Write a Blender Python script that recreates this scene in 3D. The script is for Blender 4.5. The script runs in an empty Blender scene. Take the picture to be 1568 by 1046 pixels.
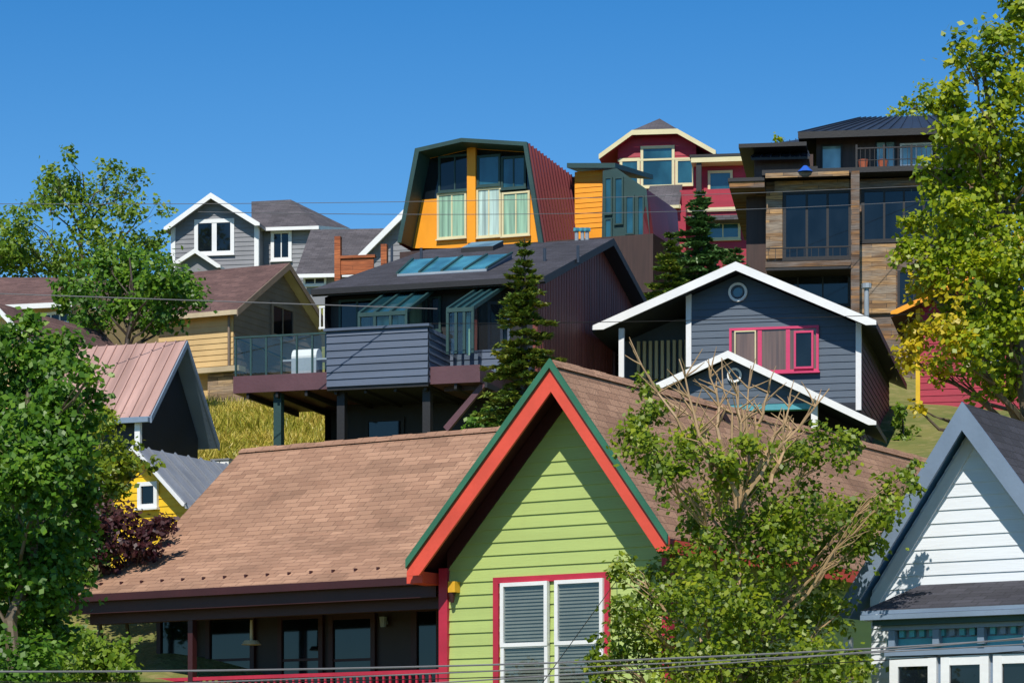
import bpy, math, random
import numpy as np
from mathutils import Vector
random.seed(4); RNG=np.random.default_rng(7)
# ---- survey: bearings from the viewpoint -> metric world positions
F=4355.; U0=784.; V0=1250.; CZ=1.7
def at(u,v,Y): return Vector(((u-U0)/F*Y, Y, CZ+(V0-v)/F*Y))
def lin(c):
    return tuple(((x/255)/12.92 if x/255<=.04045 else ((x/255+.055)/1.055)**2.4) for x in c)
scene=bpy.context.scene; COL=scene.collection
# ---------------------------------------------------------------- materials
def newmat(name):
    m=bpy.data.materials.new(name); m.use_nodes=True; nt=m.node_tree
    return m,nt,nt.nodes['Principled BSDF']
def N(nt,t,**k):
    n=nt.nodes.new(t)
    for a,b in k.items(): setattr(n,a,b)
    return n
def mixc(nt,a,b,f,mode='MIX'):
    n=N(nt,'ShaderNodeMix',data_type='RGBA',blend_type=mode)
    for s,x in ((0,f),(6,a),(7,b)):
        if hasattr(x,'links') : nt.links.new(x,n.inputs[s])
        else: n.inputs[s].default_value = x if s==0 else (*x,1)
    return n.outputs[2]
def noise(nt,scale,coord,det=4,w=None):
    n=N(nt,'ShaderNodeTexNoise'); n.inputs['Scale'].default_value=scale; n.inputs['Detail'].default_value=det
    if w:
        mp=N(nt,'ShaderNodeMapping'); mp.inputs['Scale'].default_value=w; nt.links.new(coord,mp.inputs[0]); coord=mp.outputs[0]
    nt.links.new(coord,n.inputs['Vector']); return n.outputs['Fac']
def bump(nt,b,h,st,dist=.02):
    n=N(nt,'ShaderNodeBump'); n.inputs['Strength'].default_value=st; n.inputs['Distance'].default_value=dist
    nt.links.new(h,n.inputs['Height']); nt.links.new(n.outputs[0],b.inputs['Normal'])
def ramp(nt,x,a,b):
    r=N(nt,'ShaderNodeMapRange'); r.inputs[1].default_value=a; r.inputs[2].default_value=b; nt.links.new(x,r.inputs[0]); return r.outputs[0]
def mixf(nt,x,k):
    n=N(nt,'ShaderNodeMath',operation='MULTIPLY'); n.inputs[1].default_value=k; nt.links.new(x,n.inputs[0]); return n.outputs[0]
def paint(name,c,rough=.55,var=.25,stretch=(1,1,1),k=1.):
    m,nt,b=newmat(name); c=tuple(x*k for x in lin(c))
    uv=N(nt,'ShaderNodeUVMap').outputs[0]
    n1=ramp(nt,noise(nt,1.3,uv,6,stretch),.3,.7); n2=ramp(nt,noise(nt,14,uv,5,stretch),.3,.75)
    d=tuple(x*(1-var) for x in c); l=tuple(min(.9,x*(1+var*.35)) for x in c)
    col=mixc(nt,d,l,n1); col=mixc(nt,col,tuple(x*(1-var*.8) for x in c),ramp(nt,n2,.45,1.6))
    st=ramp(nt,noise(nt,1.,uv,5,(5,.35,1)),.52,.8); col=mixc(nt,col,tuple(x*.7 for x in c),mixf(nt,st,min(.5,var*1.6)))
    nt.links.new(col,b.inputs['Base Color']); b.inputs['Roughness'].default_value=rough
    bump(nt,b,n2,.15,.01); return m
def shingle(name,c1,c2,w=.32,h=.145,stain=.3,bst=.7):
    m,nt,b=newmat(name); c1=lin(c1); c2=lin(c2); uv=N(nt,'ShaderNodeUVMap').outputs[0]
    br=N(nt,'ShaderNodeTexBrick',offset=.37,squash=1.)
    for k,v in (('Scale',1.),('Brick Width',w),('Row Height',h),('Mortar Size',.008),('Mortar Smooth',.4),('Bias',-.1)): br.inputs[k].default_value=v
    br.inputs['Color1'].default_value=(*c1,1); br.inputs['Color2'].default_value=(*c2,1); br.inputs['Mortar'].default_value=(*[x*.42 for x in c2],1)
    nt.links.new(uv,br.inputs['Vector'])
    b2=N(nt,'ShaderNodeTexBrick',offset=.21,squash=1.)
    for k,v in (('Scale',1.),('Brick Width',w*2.3),('Row Height',h*2),('Mortar Size',0.),('Bias',-.4)): b2.inputs[k].default_value=v
    b2.inputs['Color1'].default_value=(1,1,1,1); b2.inputs['Color2'].default_value=(.58,.57,.56,1); nt.links.new(uv,b2.inputs['Vector'])
    n1=ramp(nt,noise(nt,.7,uv,7),.3,.7); n2=noise(nt,30,uv,4)
    col=mixc(nt,br.outputs['Color'],tuple(x*(1-stain)*.8 for x in c2),n1); col=mixc(nt,br.outputs['Color'],col,.55)
    col=mixc(nt,col,b2.outputs['Color'],.85,'MULTIPLY')
    nt.links.new(col,b.inputs['Base Color'])
    b.inputs['Roughness'].default_value=.9
    sp=N(nt,'ShaderNodeSeparateXYZ'); nt.links.new(uv,sp.inputs[0])
    md=N(nt,'ShaderNodeMath',operation='FRACT'); dv=N(nt,'ShaderNodeMath',operation='DIVIDE'); dv.inputs[1].default_value=h
    nt.links.new(sp.outputs[1],dv.inputs[0]); nt.links.new(dv.outputs[0],md.inputs[0])
    ad=N(nt,'ShaderNodeMath',operation='MULTIPLY_ADD'); ad.inputs[1].default_value=-1.; nt.links.new(md.outputs[0],ad.inputs[0]); nt.links.new(n2,ad.inputs[2])
    bump(nt,b,ad.outputs[0],bst,.02); return m
def planks(name,cols,w=2.2,h=.16):
    m,nt,b=newmat(name); uv=N(nt,'ShaderNodeUVMap').outputs[0]
    br=N(nt,'ShaderNodeTexBrick',offset=.43)
    for k,v in (('Scale',1.),('Brick Width',w),('Row Height',h),('Mortar Size',.008)): br.inputs[k].default_value=v
    br.inputs['Color1'].default_value=(*lin(cols[0]),1); br.inputs['Color2'].default_value=(*lin(cols[1]),1); br.inputs['Mortar'].default_value=(.01,.008,.006,1)
    nt.links.new(uv,br.inputs['Vector'])
    g=ramp(nt,noise(nt,5,uv,6,(.5,6,1)),.35,.65); p=ramp(nt,noise(nt,1.1,uv,3,(.6,4,1)),.4,.6)
    col=mixc(nt,br.outputs['Color'],lin(cols[2]),p); col=mixc(nt,col,tuple(x*.4 for x in lin(cols[1])),mixf(nt,g,.6))
    nt.links.new(col,b.inputs['Base Color']); b.inputs['Roughness'].default_value=.8; bump(nt,b,g,.3,.01); return m
def glass(name,c,ior=1.6,wave=.04):
    m,nt,b=newmat(name); uv=N(nt,'ShaderNodeUVMap').outputs[0]
    c=lin(c); n=ramp(nt,noise(nt,1.4,uv,2,(1,.5,1)),.35,.65)
    nt.links.new(mixc(nt,tuple(x*.5 for x in c),tuple(x*1.3 for x in c),n),b.inputs['Base Color'])
    b.inputs['Roughness'].default_value=.05; b.inputs['IOR'].default_value=ior
    bump(nt,b,noise(nt,.9,uv,1),wave,.05); return m
def curtain(name,c):
    m,nt,b=newmat(name); uv=N(nt,'ShaderNodeUVMap').outputs[0]; c=lin(c)
    n=ramp(nt,noise(nt,6,uv,2,(1.6,.06,1)),.3,.7)
    nt.links.new(mixc(nt,tuple(x*.45 for x in c),tuple(x*1.15 for x in c),n),b.inputs['Base Color']); b.inputs['Roughness'].default_value=.5
    b.inputs['Coat Weight'].default_value=1.; b.inputs['Coat Roughness'].default_value=.03; bump(nt,b,n,.3,.03); return m
def clearglass(name):
    m=bpy.data.materials.new(name); m.use_nodes=True; nt=m.node_tree; nt.nodes.clear()
    o=N(nt,'ShaderNodeOutputMaterial'); t=N(nt,'ShaderNodeBsdfTransparent'); g=N(nt,'ShaderNodeBsdfGlossy'); g.inputs['Roughness'].default_value=.02
    t.inputs[0].default_value=(.82,.88,.86,1); f=N(nt,'ShaderNodeLayerWeight'); f.inputs[0].default_value=.5
    pw=N(nt,'ShaderNodeMath',operation='POWER'); pw.inputs[1].default_value=3; nt.links.new(f.outputs['Facing'],pw.inputs[0])
    ma=N(nt,'ShaderNodeMath',operation='MULTIPLY_ADD'); ma.inputs[1].default_value=.85; ma.inputs[2].default_value=.08; nt.links.new(pw.outputs[0],ma.inputs[0])
    mx=N(nt,'ShaderNodeMixShader'); nt.links.new(ma.outputs[0],mx.inputs[0]); nt.links.new(t.outputs[0],mx.inputs[1]); nt.links.new(g.outputs[0],mx.inputs[2]); nt.links.new(mx.outputs[0],o.inputs[0]); return m
def leafmat(name,cs,tr=.35,rough=.45):
    m=bpy.data.materials.new(name); m.use_nodes=True; nt=m.node_tree; b=nt.nodes['Principled BSDF']; o=nt.nodes['Material Output']
    gi=N(nt,'ShaderNodeNewGeometry'); cr=N(nt,'ShaderNodeValToRGB'); e=cr.color_ramp.elements
    e[0].color=(*cs[0],1); e[1].color=(*cs[-1],1)
    for i,c in enumerate(cs[1:-1]): x=e.new((i+1)/(len(cs)-1)); x.color=(*c,1)
    tc=N(nt,'ShaderNodeTexCoord'); nz=noise(nt,1.1,tc.outputs['Object'],2)
    ad=N(nt,'ShaderNodeMath',operation='MULTIPLY_ADD'); ad.inputs[1].default_value=.55; nt.links.new(gi.outputs['Random Per Island'],ad.inputs[0]); nt.links.new(mixf(nt,ramp(nt,nz,.3,.7),.45),ad.inputs[2])
    nt.links.new(ad.outputs[0],cr.inputs[0]); nt.links.new(cr.outputs[0],b.inputs['Base Color']); b.inputs['Roughness'].default_value=rough
    t=N(nt,'ShaderNodeBsdfTranslucent'); nt.links.new(cr.outputs[0],t.inputs[0]); mx=N(nt,'ShaderNodeMixShader'); mx.inputs[0].default_value=tr
    nt.links.new(b.outputs[0],mx.inputs[1]); nt.links.new(t.outputs[0],mx.inputs[2]); nt.links.new(mx.outputs[0],o.inputs[0]); return m
M={}
M['gsid']=paint('green_siding',(170,188,110),var=.1,stretch=(.3,3,1)); M['coral']=paint('coral_fascia',(222,82,62),var=.2)
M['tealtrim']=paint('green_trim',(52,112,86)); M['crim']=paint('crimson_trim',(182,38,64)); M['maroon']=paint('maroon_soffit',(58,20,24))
M['dkwall']=paint('dark_porch_wall',(46,28,25)); M['white']=paint('white_paint',(226,228,230),var=.08); M['wsid']=paint('white_siding',(222,228,234),var=.06,stretch=(.3,3,1))
M['bgrey']=paint('bluegrey_fascia',(118,136,158),var=.15); M['bshade']=paint('blue_soffit',(84,128,170)); M['turq']=paint('turquoise_band',(80,160,175))
M['brown']=shingle('brown_shingles',(180,141,116),(154,117,95),stain=.2); M['dark']=shingle('charcoal_shingles',(74,74,84),(54,54,62)); M['greysh']=shingle('grey_shingles',(102,98,104),(78,76,82)); M['plum']=shingle('plum_brown_shingles',(120,92,88),(94,70,68))
M['slate']=paint('slate_siding',(68,84,102),var=.12,stretch=(.3,3,1)); M['navy']=paint('navy_and_shaded_wall',(24,31,44)); M['pink']=paint('raspberry_frame',(202,56,104),var=.1)
M['blk']=paint('black_stain',(27,26,29)); M['bsid']=paint('bluegrey_siding',(76,90,112),var=.2,stretch=(.3,3,1)); M['mwood']=paint('dark_maroon_boards',(128,64,56),stretch=(7,.5,1),var=.45); M['deckf']=paint('deck_fascia',(92,60,68))
M['dkbrown']=paint('dark_brown_stain',(64,42,36),stretch=(7,.5,1),var=.4)
M['tan']=paint('tan_siding',(204,174,122),var=.15); M['taupe']=paint('taupe_and_shaded_siding',(122,106,92)); M['beige']=paint('beige_trim',(192,176,146))
M['grey']=paint('grey_siding',(126,128,134),var=.15); M['mus']=paint('mustard',(236,192,30)); M['orange']=paint('orange_panel',(244,156,18),var=.12)
M['mmetal']=paint('maroon_metal',(114,52,56),rough=.4,var=.25,stretch=(1,.2,1)); M['pmetal']=paint('copper_pink_metal',(184,150,142),rough=.4,var=.35,stretch=(1.5,.3,1)); M['gmetal']=paint('grey_metal',(130,136,146),rough=.4); M['dmetal']=paint('dark_metal',(48,58,74),rough=.4)
M['dteal']=paint('dark_teal_frame',(34,68,68)); M['cream']=paint('cream_frame',(212,202,162),var=.1); M['ruby']=paint('ruby_wall',(162,22,52),stretch=(.3,3,1))
M['wood']=planks('reclaimed_wood',((172,124,74),(72,54,44),(120,110,104))); M['woodl']=planks('light_reclaimed_wood',((204,160,104),(110,84,62),(150,138,124)),1.1,.15); M['cedar']=planks('cedar_boards',((176,96,52),(140,72,42),(190,110,64)),1.6,.12)
M['dgl']=glass('dark_glass',(18,25,32),1.5); M['tgl']=glass('teal_reflect_glass',(36,80,94),1.75); M['cgl']=curtain('green_curtained_glass',(150,190,160)); M['pgl']=curtain('pale_curtained_glass',(186,212,204)); M['skyl']=glass('skylight_glass',(80,150,165),1.9); M['wgl']=glass('bright_reflect_glass',(140,175,182),1.8)  # teal and bright glass: reflected sky light put into the base colour
M['brgl']=curtain('brown_reflection_glass',(110,84,70))  # brownish reflection painted into the panes, no curtain behind
M['clear']=clearglass('clear_glass'); M['blind']=paint('blind_slats',(124,124,120)); M['steel']=paint('galvanised_steel',(150,160,170),rough=.35)
M['brass']=paint('yellow_lamp',(225,170,40)); M['lampsh']=paint('lamp_shade',(205,185,150)); M['blue']=paint('blue_fabric',(30,90,190)); M['black']=paint('black_rubber',(18,18,20)); M['wire']=paint('aluminium_cable',(120,120,124),rough=.5)
M['bark']=paint('grey_bark',(104,90,72),var=.45,stretch=(1,.4,1)); M['barkd']=paint('dark_bark',(64,52,42),var=.4); M['barkl']=paint('pale_bark',(178,148,110),var=.4)
M['stone']=planks('stone_blocks',((190,160,120),(120,100,80),(160,140,120)),.5,.22); M['pot']=paint('terracotta_pot',(170,90,60))
# ---------------------------------------------------------------- building frame
def facemesh(name,faces,parent=None,zb=0):
    V=[];Fc=[];mi=[];slots=[];uvs=[]
    for pts,mk in faces:
        if mk not in slots: slots.append(mk)
        i=len(V); pts=[Vector(p) for p in pts]; n=Vector((0,0,0))
        for k in range(len(pts)):
            a,b=pts[k],pts[(k+1)%len(pts)]; n+=a.cross(b)
        if n.length<1e-9: continue
        n.normalize()
        ux=Vector((1,0,0)) if abs(n.z)>.995 else Vector((0,0,1)).cross(n).normalized()
        vx=n.cross(ux)
        for p in pts: V.append((p.x,p.y,p.z-zb)); uvs.append((p.dot(ux),p.dot(vx)))
        Fc.append(tuple(range(i,i+len(pts)))); mi.append(slots.index(mk))
    me=bpy.data.meshes.new(name); me.from_pydata(V,[],Fc)
    for s in slots: me.materials.append(M[s])
    me.polygons.foreach_set('material_index',mi)
    ul=me.uv_layers.new(name='UVMap'); ul.data.foreach_set('uv',[c for w in uvs for c in w]); me.update()
    o=bpy.data.objects.new(name,me); COL.objects.link(o)
    if parent: o.parent=parent
    return o
class B:
    def __init__(s,name,u,Y,yaw,zb):
        a=math.radians(yaw); s.ca=math.cos(a); s.sa=math.sin(a); s.ox=(u-U0)/F*Y; s.oy=Y; s.zb=zb; s.P={}
        s.e=bpy.data.objects.new(name,None); COL.objects.link(s.e); s.e.location=(s.ox,Y,zb); s.e.rotation_euler=(0,0,a); s.e.empty_display_size=.5
    def fy(s,u,v,y):
        dx=(u-U0)/F; t=(y-s.ox*s.sa+s.oy*s.ca)/(-dx*s.sa+s.ca); X=t*dx
        return ((X-s.ox)*s.ca+(t-s.oy)*s.sa, CZ+(V0-v)/F*t)
    def fx(s,u,v,x):
        dx=(u-U0)/F; t=(x+s.ox*s.ca+s.oy*s.sa)/(dx*s.ca+s.sa); X=t*dx
        return (-(X-s.ox)*s.sa+(t-s.oy)*s.ca, CZ+(V0-v)/F*t)
    def p3(s,u,v,y): x,z=s.fy(u,v,y); return (x,y,z)
    def f(s,part,pts,m): s.P.setdefault(part,[]).append((pts,m))
    def ext(s,part,pts,vec,m,ms=None,mb=None):
        ms=ms or m; v=Vector(vec); a=[Vector(p) for p in pts]; b=[p+v for p in a]
        s.f(part,a,m); s.f(part,b[::-1],mb or ms)
        for i in range(len(a)): j=(i+1)%len(a); s.f(part,[a[i],b[i],b[j],a[j]],ms)
    def box(s,part,x0,x1,y0,y1,z0,z1,m):
        s.ext(part,[(x0,y0,z1),(x1,y0,z1),(x1,y1,z1),(x0,y1,z1)],(0,0,z0-z1),m)
    def bx(s,part,ax,a0,a1,d0,d1,z0,z1,m):
        if ax=='y': s.box(part,a0,a1,min(d0,d1),max(d0,d1),z0,z1,m)
        else: s.box(part,min(d0,d1),max(d0,d1),a0,a1,z0,z1,m)
    def lap(s,part,ax,pos,z0,z1,e,rng,m,d=.022,out=-1):
        z=z0
        while z<z1-1e-4:
            zt=min(z+e,z1); a0,b0=rng(z); a1,b1=rng(zt)
            if b0-a0>.01:
                if b1<a1: a1=b1=(a1+b1)/2
                P=(lambda a,q,zz:(a,pos+out*q,zz)) if ax=='y' else (lambda a,q,zz:(pos+out*q,a,zz))
                s.f(part,[P(a0,d,z),P(b0,d,z),P(b1,.004,zt),P(a1,.004,zt)],m); s.f(part,[P(a0,0,z),P(b0,0,z),P(b0,d,z),P(a0,d,z)],m)
            z+=e
    def win(s,part,ax,pos,a0,a1,z0,z1,tm,gm,nx=1,nz=1,tw=.08,bw=.045,out=-1,sill=True):
        q=pos+out*.065; r=pos+out*.045
        s.bx(part,ax,a0,a0+tw,pos,q,z0,z1,tm); s.bx(part,ax,a1-tw,a1,pos,q,z0,z1,tm)
        s.bx(part,ax,a0+tw,a1-tw,pos,q-out*.004,z1-tw,z1,tm); s.bx(part,ax,a0+tw,a1-tw,pos,q-out*.004,z0,z0+tw,tm)
        if sill: s.bx(part,ax,a0-.03,a1+.03,pos,q+out*.05,z0-.04,z0-.002,tm)
        A0,A1,Z0,Z1=a0+tw,a1-tw,z0+tw,z1-tw
        for i in range(1,nx): c=A0+(A1-A0)*i/nx; s.bx(part,ax,c-bw/2,c+bw/2,pos,r,Z0,Z1,tm)
        for i in range(1,nz): c=Z0+(Z1-Z0)*i/nz; s.bx(part,ax,A0,A1,pos,r-out*.004,c-bw/2,c+bw/2,tm)
        if gm:
            g=pos+out*.026
            s.f(part,[(A0,g,Z0),(A1,g,Z0),(A1,g,Z1),(A0,g,Z1)] if ax=='y' else [(g,A0,Z0),(g,A1,Z0),(g,A1,Z1),(g,A0,Z1)],gm)
    def winp(s,part,y,u0,v0,u1,v1,tm,gm,**k):
        um=(u0+u1)/2; vm=(v0+v1)/2
        s.win(part,'y',y,s.fy(u0,vm,y)[0],s.fy(u1,vm,y)[0],s.fy(um,v1,y)[1],s.fy(um,v0,y)[1],tm,gm,**k)
    def rect(s,part,y0,y1,u0,v0,u1,v1,m):
        um=(u0+u1)/2; vm=(v0+v1)/2
        s.box(part,s.fy(u0,vm,y0)[0],s.fy(u1,vm,y0)[0],y0,y1,s.fy(um,v1,y0)[1],s.fy(um,v0,y0)[1],m)
    def gable(s,A,L,R,y0,y1,t,mr,mf,fw,mso=None,mold=None,yf=.05):
        for E in (L,R):
            s.ext('roof',[(A[0],y0,A[1]),(A[0],y1,A[1]),(E[0],y1,E[1]),(E[0],y0,E[1])],(0,0,-t),mr,mso or mf,mso or mf)
            sl=(A[1]-E[1])/abs(A[0]-E[0]); sg=1 if E[0]>A[0] else -1; zc=E[1]-fw*.45; xc=A[0]+sg*(A[1]-fw-zc)/sl
            s.ext('barge_boards',[(A[0],y0-yf,A[1]+.01),(E[0],y0-yf,E[1]+.01),(E[0],y0-yf,zc),(xc,y0-yf,zc),(A[0],y0-yf,A[1]-fw)],(0,yf-.003,0),mf)
            if mold: s.ext('barge_moulding',[(A[0],y0-yf-.05,A[1]+.05),(E[0],y0-yf-.05,E[1]+.05),(E[0],y0-yf-.05,E[1]-.09),(A[0],y0-yf-.05,A[1]-.09)],(0,.047,0),mold)
    def gwall(s,part,A,L,R,xl,xr,y,zb,drop,m,e=None,d=.022,back=None):
        def rng(z):
            zz=z+drop
            a=xl; b=xr
            if zz>L[1]: a=max(xl,L[0]+(zz-L[1])/(A[1]-L[1])*(A[0]-L[0]))
            if zz>R[1]: b=min(xr,R[0]+(zz-R[1])/(A[1]-R[1])*(A[0]-R[0]))
            return a,b
        zL=L[1]+(xl-L[0])/(A[0]-L[0])*(A[1]-L[1])-drop; zR=R[1]+(xr-R[0])/(A[0]-R[0])*(A[1]-R[1])-drop
        pts=[(xl,y,zb),(xr,y,zb),(xr,y,zR),(A[0],y,A[1]-drop),(xl,y,zL)]
        if back: s.ext(part,pts,(0,back,0),m)
        else: s.f(part,pts,m)
        if e: s.lap(part+'_boards','y',y-.002,zb,A[1]-drop,e,rng,m,d)
        return zL,zR
    def cyl(s,part,p0,p1,r,m,n=10,r1=None):
        p0=Vector(p0);p1=Vector(p1); d=(p1-p0).normalized(); a=d.orthogonal().normalized(); b=d.cross(a); r1=r if r1 is None else r1
        c0=[p0+(a*math.cos(2*math.pi*i/n)+b*math.sin(2*math.pi*i/n))*r for i in range(n)]; c1=[p1+(a*math.cos(2*math.pi*i/n)+b*math.sin(2*math.pi*i/n))*r1 for i in range(n)]
        for i in range(n): j=(i+1)%n; s.f(part,[c0[i],c0[j],c1[j],c1[i]],m)
        s.f(part,c0,m); s.f(part,c1,m)
    def ring(s,part,cx,cz,y,r,w,m,gm,n=20):
        P=lambda i,rr,yy:(cx+rr*math.cos(2*math.pi*i/n),yy,cz+rr*math.sin(2*math.pi*i/n))
        for i in range(n):
            s.f(part,[P(i,r,y-.07),P(i+1,r,y-.07),P(i+1,r-w,y-.07),P(i,r-w,y-.07)],m); s.f(part,[P(i,r,y),P(i+1,r,y),P(i+1,r,y-.07),P(i,r,y-.07)],m); s.f(part,[P(i,r-w,y),P(i+1,r-w,y),P(i+1,r-w,y-.07),P(i,r-w,y-.07)],m)
        s.f(part,[P(i,r-w,y-.025) for i in range(n)],gm)
    def ribs(s,part,a,b,c,d,n,m,w=.03,h=.04):
        a,b,c,d=map(Vector,(a,b,c,d)); nn=(b-a).cross(d-a).normalized(); 
        if nn.z<0: nn=-nn
        for i in range(n+1):
            t=i/n; p=a.lerp(b,t); q=d.lerp(c,t); e=(b-a).normalized()*w/2
            s.ext(part,[p-e+nn*.003,p+e+nn*.003,q+e+nn*.003,q-e+nn*.003],nn*h,m)
    def done(s):
        for k,v in s.P.items(): facemesh(k,v,s.e,s.zb)
def tube(faces,pts,rad,mk,n=6):
    pts=[Vector(p) for p in pts]; rings=[]
    for i,p in enumerate(pts):
        d=(pts[min(i+1,len(pts)-1)]-pts[max(i-1,0)]).normalized(); a=d.cross(Vector((.3,.9,.1))).normalized(); b=d.cross(a)
        rings.append([p+(a*math.cos(6.2832*j/n)+b*math.sin(6.2832*j/n))*rad[i] for j in range(n)])
    for i in range(len(pts)-1):
        for j in range(n): l=(j+1)%n; faces.append(([rings[i][j],rings[i][l],rings[i+1][l],rings[i+1][j]],mk))
# ================================================================ GREEN HOUSE
g=B('green_gable_house',848,43.5,-32,2.)
GY=-.15
A=g.fy(846,555,GY); L=g.fy(626,862,GY); R=g.fy(1026,824,GY)
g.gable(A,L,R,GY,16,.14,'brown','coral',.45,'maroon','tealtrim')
xl=g.fy(688,950,.5)[0]; xr=g.fy(1018,950,.5)[0]
g.gwall('gable_wall',A,L,R,xl,xr,.5,2.,.2,'gsid',.2,.026,back=15)
# frieze boards under the rakes
for E,xx in ((L,xl),(R,xr)):
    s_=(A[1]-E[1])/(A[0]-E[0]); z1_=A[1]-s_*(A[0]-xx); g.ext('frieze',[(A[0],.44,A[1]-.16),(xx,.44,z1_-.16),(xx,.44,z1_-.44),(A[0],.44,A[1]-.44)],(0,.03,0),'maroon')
g.box('corner_board',xl-.15,xl+.012,.42,.6,2,L[1]-.05,'crim'); g.box('corner_board',xr-.012,xr+.12,.42,.6,2,R[1]-.1,'crim')
g.winp('window',.5,758,880,936,1120,'crim',None,tw=.1)
for u0,u1 in ((769,841),(852,926)):
    x0=g.fy(u0,980,.45)[0]; x1=g.fy(u1,980,.45)[0]; zt=g.fy(848,889,.45)[1]; zm=g.fy(848,986,.45)[1]; zb=zm-(zt-zm)
    g.box('window_backing',x0,x1,.46,.475,zb,zt,'blk')
    z=zb
    while z<zt-.03:
        g.f('blinds',[(x0+.05,.43,z),(x1-.05,.43,z),(x1-.05,.455,z+.05),(x0+.05,.455,z+.05)],'blind'); z+=.055
    for za,zb2 in ((zm-.02,zt),(zb,zm+.02)):
        yy=.38 if za>zb else .395
        for a,b in ((x0,x0+.06),(x1-.06,x1)): g.box('sash',a,b,yy,.47,za,zb2,'white')
        for a,b in ((za,za+.06),(zb2-.06,zb2)): g.box('sash',x0+.06,x1-.06,yy+.003,.47,a,b,'white')
        g.f('glass',[(x0+.05,yy+.025,za),(x1-.05,yy+.025,za),(x1-.05,yy+.025,zb2),(x0+.05,yy+.025,zb2)],'clear')
ze=g.fy(612,884,.6)[1]; xe=g.fy(612,884,.6)[0]; xEl=g.fy(100,913,.6)[0]
xm,zr=g.fy(370,690,5.); yb,zbk=g.fx(240,832,xm)
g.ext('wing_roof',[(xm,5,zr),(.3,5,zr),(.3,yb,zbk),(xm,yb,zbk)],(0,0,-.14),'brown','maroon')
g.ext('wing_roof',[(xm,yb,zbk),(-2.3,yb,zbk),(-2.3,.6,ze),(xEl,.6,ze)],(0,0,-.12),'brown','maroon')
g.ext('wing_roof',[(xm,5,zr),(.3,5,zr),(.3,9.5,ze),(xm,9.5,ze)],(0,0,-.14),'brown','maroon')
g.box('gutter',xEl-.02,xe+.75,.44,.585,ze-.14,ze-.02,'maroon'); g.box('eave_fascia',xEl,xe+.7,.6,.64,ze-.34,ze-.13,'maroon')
n=26
for i in range(n):
    a=xm+(0-xm)*i/n; b_=xm+(0-xm)*(i+1.15)/n; h0=.045 if i%2 else .035
    g.ext('ridge_cap',[(a,5-.13,zr-.06),(a,5,zr+h0),(a,5+.13,zr-.06)],(b_-a,0,0),'brown')
for i in range(40):
    y0=GY+i*.4; g.ext('ridge_cap',[(A[0]-.11,y0,A[1]-.08),(A[0],y0,A[1]+.045+.008*(i%2)),(A[0]+.11,y0,A[1]-.08)],(0,.42,0),'brown')
x=xEl+.5
while x<-3.5:
    y=.95; zz_=ze+(zbk-ze)*(y-.6)/(yb-.6); g.box('snow_guard',x,x+.035,y-.03,y+.03,zz_-.02,zz_+.035,'maroon'); x+=.45
g.box('eave_end',-2.75,-2.45,.05,.6,L[1]-.3,L[1]-.12,'coral'); g.box('porch_beam',xEl+.3,xl-.15,.9,1.1,ze-.5,ze-.28,'maroon')
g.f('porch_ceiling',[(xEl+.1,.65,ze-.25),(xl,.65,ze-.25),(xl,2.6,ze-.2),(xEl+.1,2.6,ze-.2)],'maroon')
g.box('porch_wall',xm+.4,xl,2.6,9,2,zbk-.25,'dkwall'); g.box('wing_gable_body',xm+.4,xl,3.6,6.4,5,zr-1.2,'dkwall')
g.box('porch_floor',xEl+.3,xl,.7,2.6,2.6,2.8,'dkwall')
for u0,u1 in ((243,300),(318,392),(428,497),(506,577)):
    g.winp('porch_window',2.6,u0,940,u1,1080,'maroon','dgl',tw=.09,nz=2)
g.winp('porch_door',2.6,632,925,680,1120,'maroon','dgl',tw=.12)
x=g.fy(290,1000,.9)[0]; g.box('porch_post',x-.05,x+.05,.92,1.04,2.7,ze-.45,'maroon')
zrl=g.fy(450,1037,.95)[1]
g.box('porch_rail',xEl+.5,xl-.16,.93,1.0,zrl,zrl+.06,'crim'); g.box('porch_rail',xEl+.5,xl-.16,.94,.99,zrl-.8,zrl-.75,'crim')
x=xEl+.6
while x<xl-.2: g.box('baluster',x,x+.035,.95,.985,zrl-.75,zrl,'crim'); x+=.13
x,z=g.fy(385,985,1.6); g.cyl('hanging_lamp',(x,1.6,z-.02),(x,1.6,z+.05),.17,'lampsh',14,.12); g.cyl('hanging_lamp',(x,1.6,z+.05),(x,1.6,z+.4),.03,'lampsh',8,.02); g.cyl('hanging_lamp',(x,1.6,z+.4),(x,1.6,ze-.2),.008,'black',6)
x,z=g.fy(587,955,2.5); g.cyl('wall_lamp',(x,2.5,z-.05),(x,2.5,z+.12),.05,'steel',8,.07); g.box('wall_lamp',x-.03,x+.03,2.5,2.6,z,z+.06,'steel')
x,z=g.fy(695,905,.4); g.box('yellow_wall_lamp',x-.06,x+.07,.32,.47,z-.02,z+.15,'brass'); g.cyl('yellow_wall_lamp',(x-.02,.38,z-.18),(x-.02,.38,z-.02),.03,'maroon',8,.06)
g.box('right_fascia',R[0]-.02,R[0]+.03,0,16,R[1]-.22,R[1]-.02,'coral'); g.box('downpipe',xr-.3,xr-.22,.38,.47,2,R[1]-.3,'gsid')
g.done()
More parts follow.
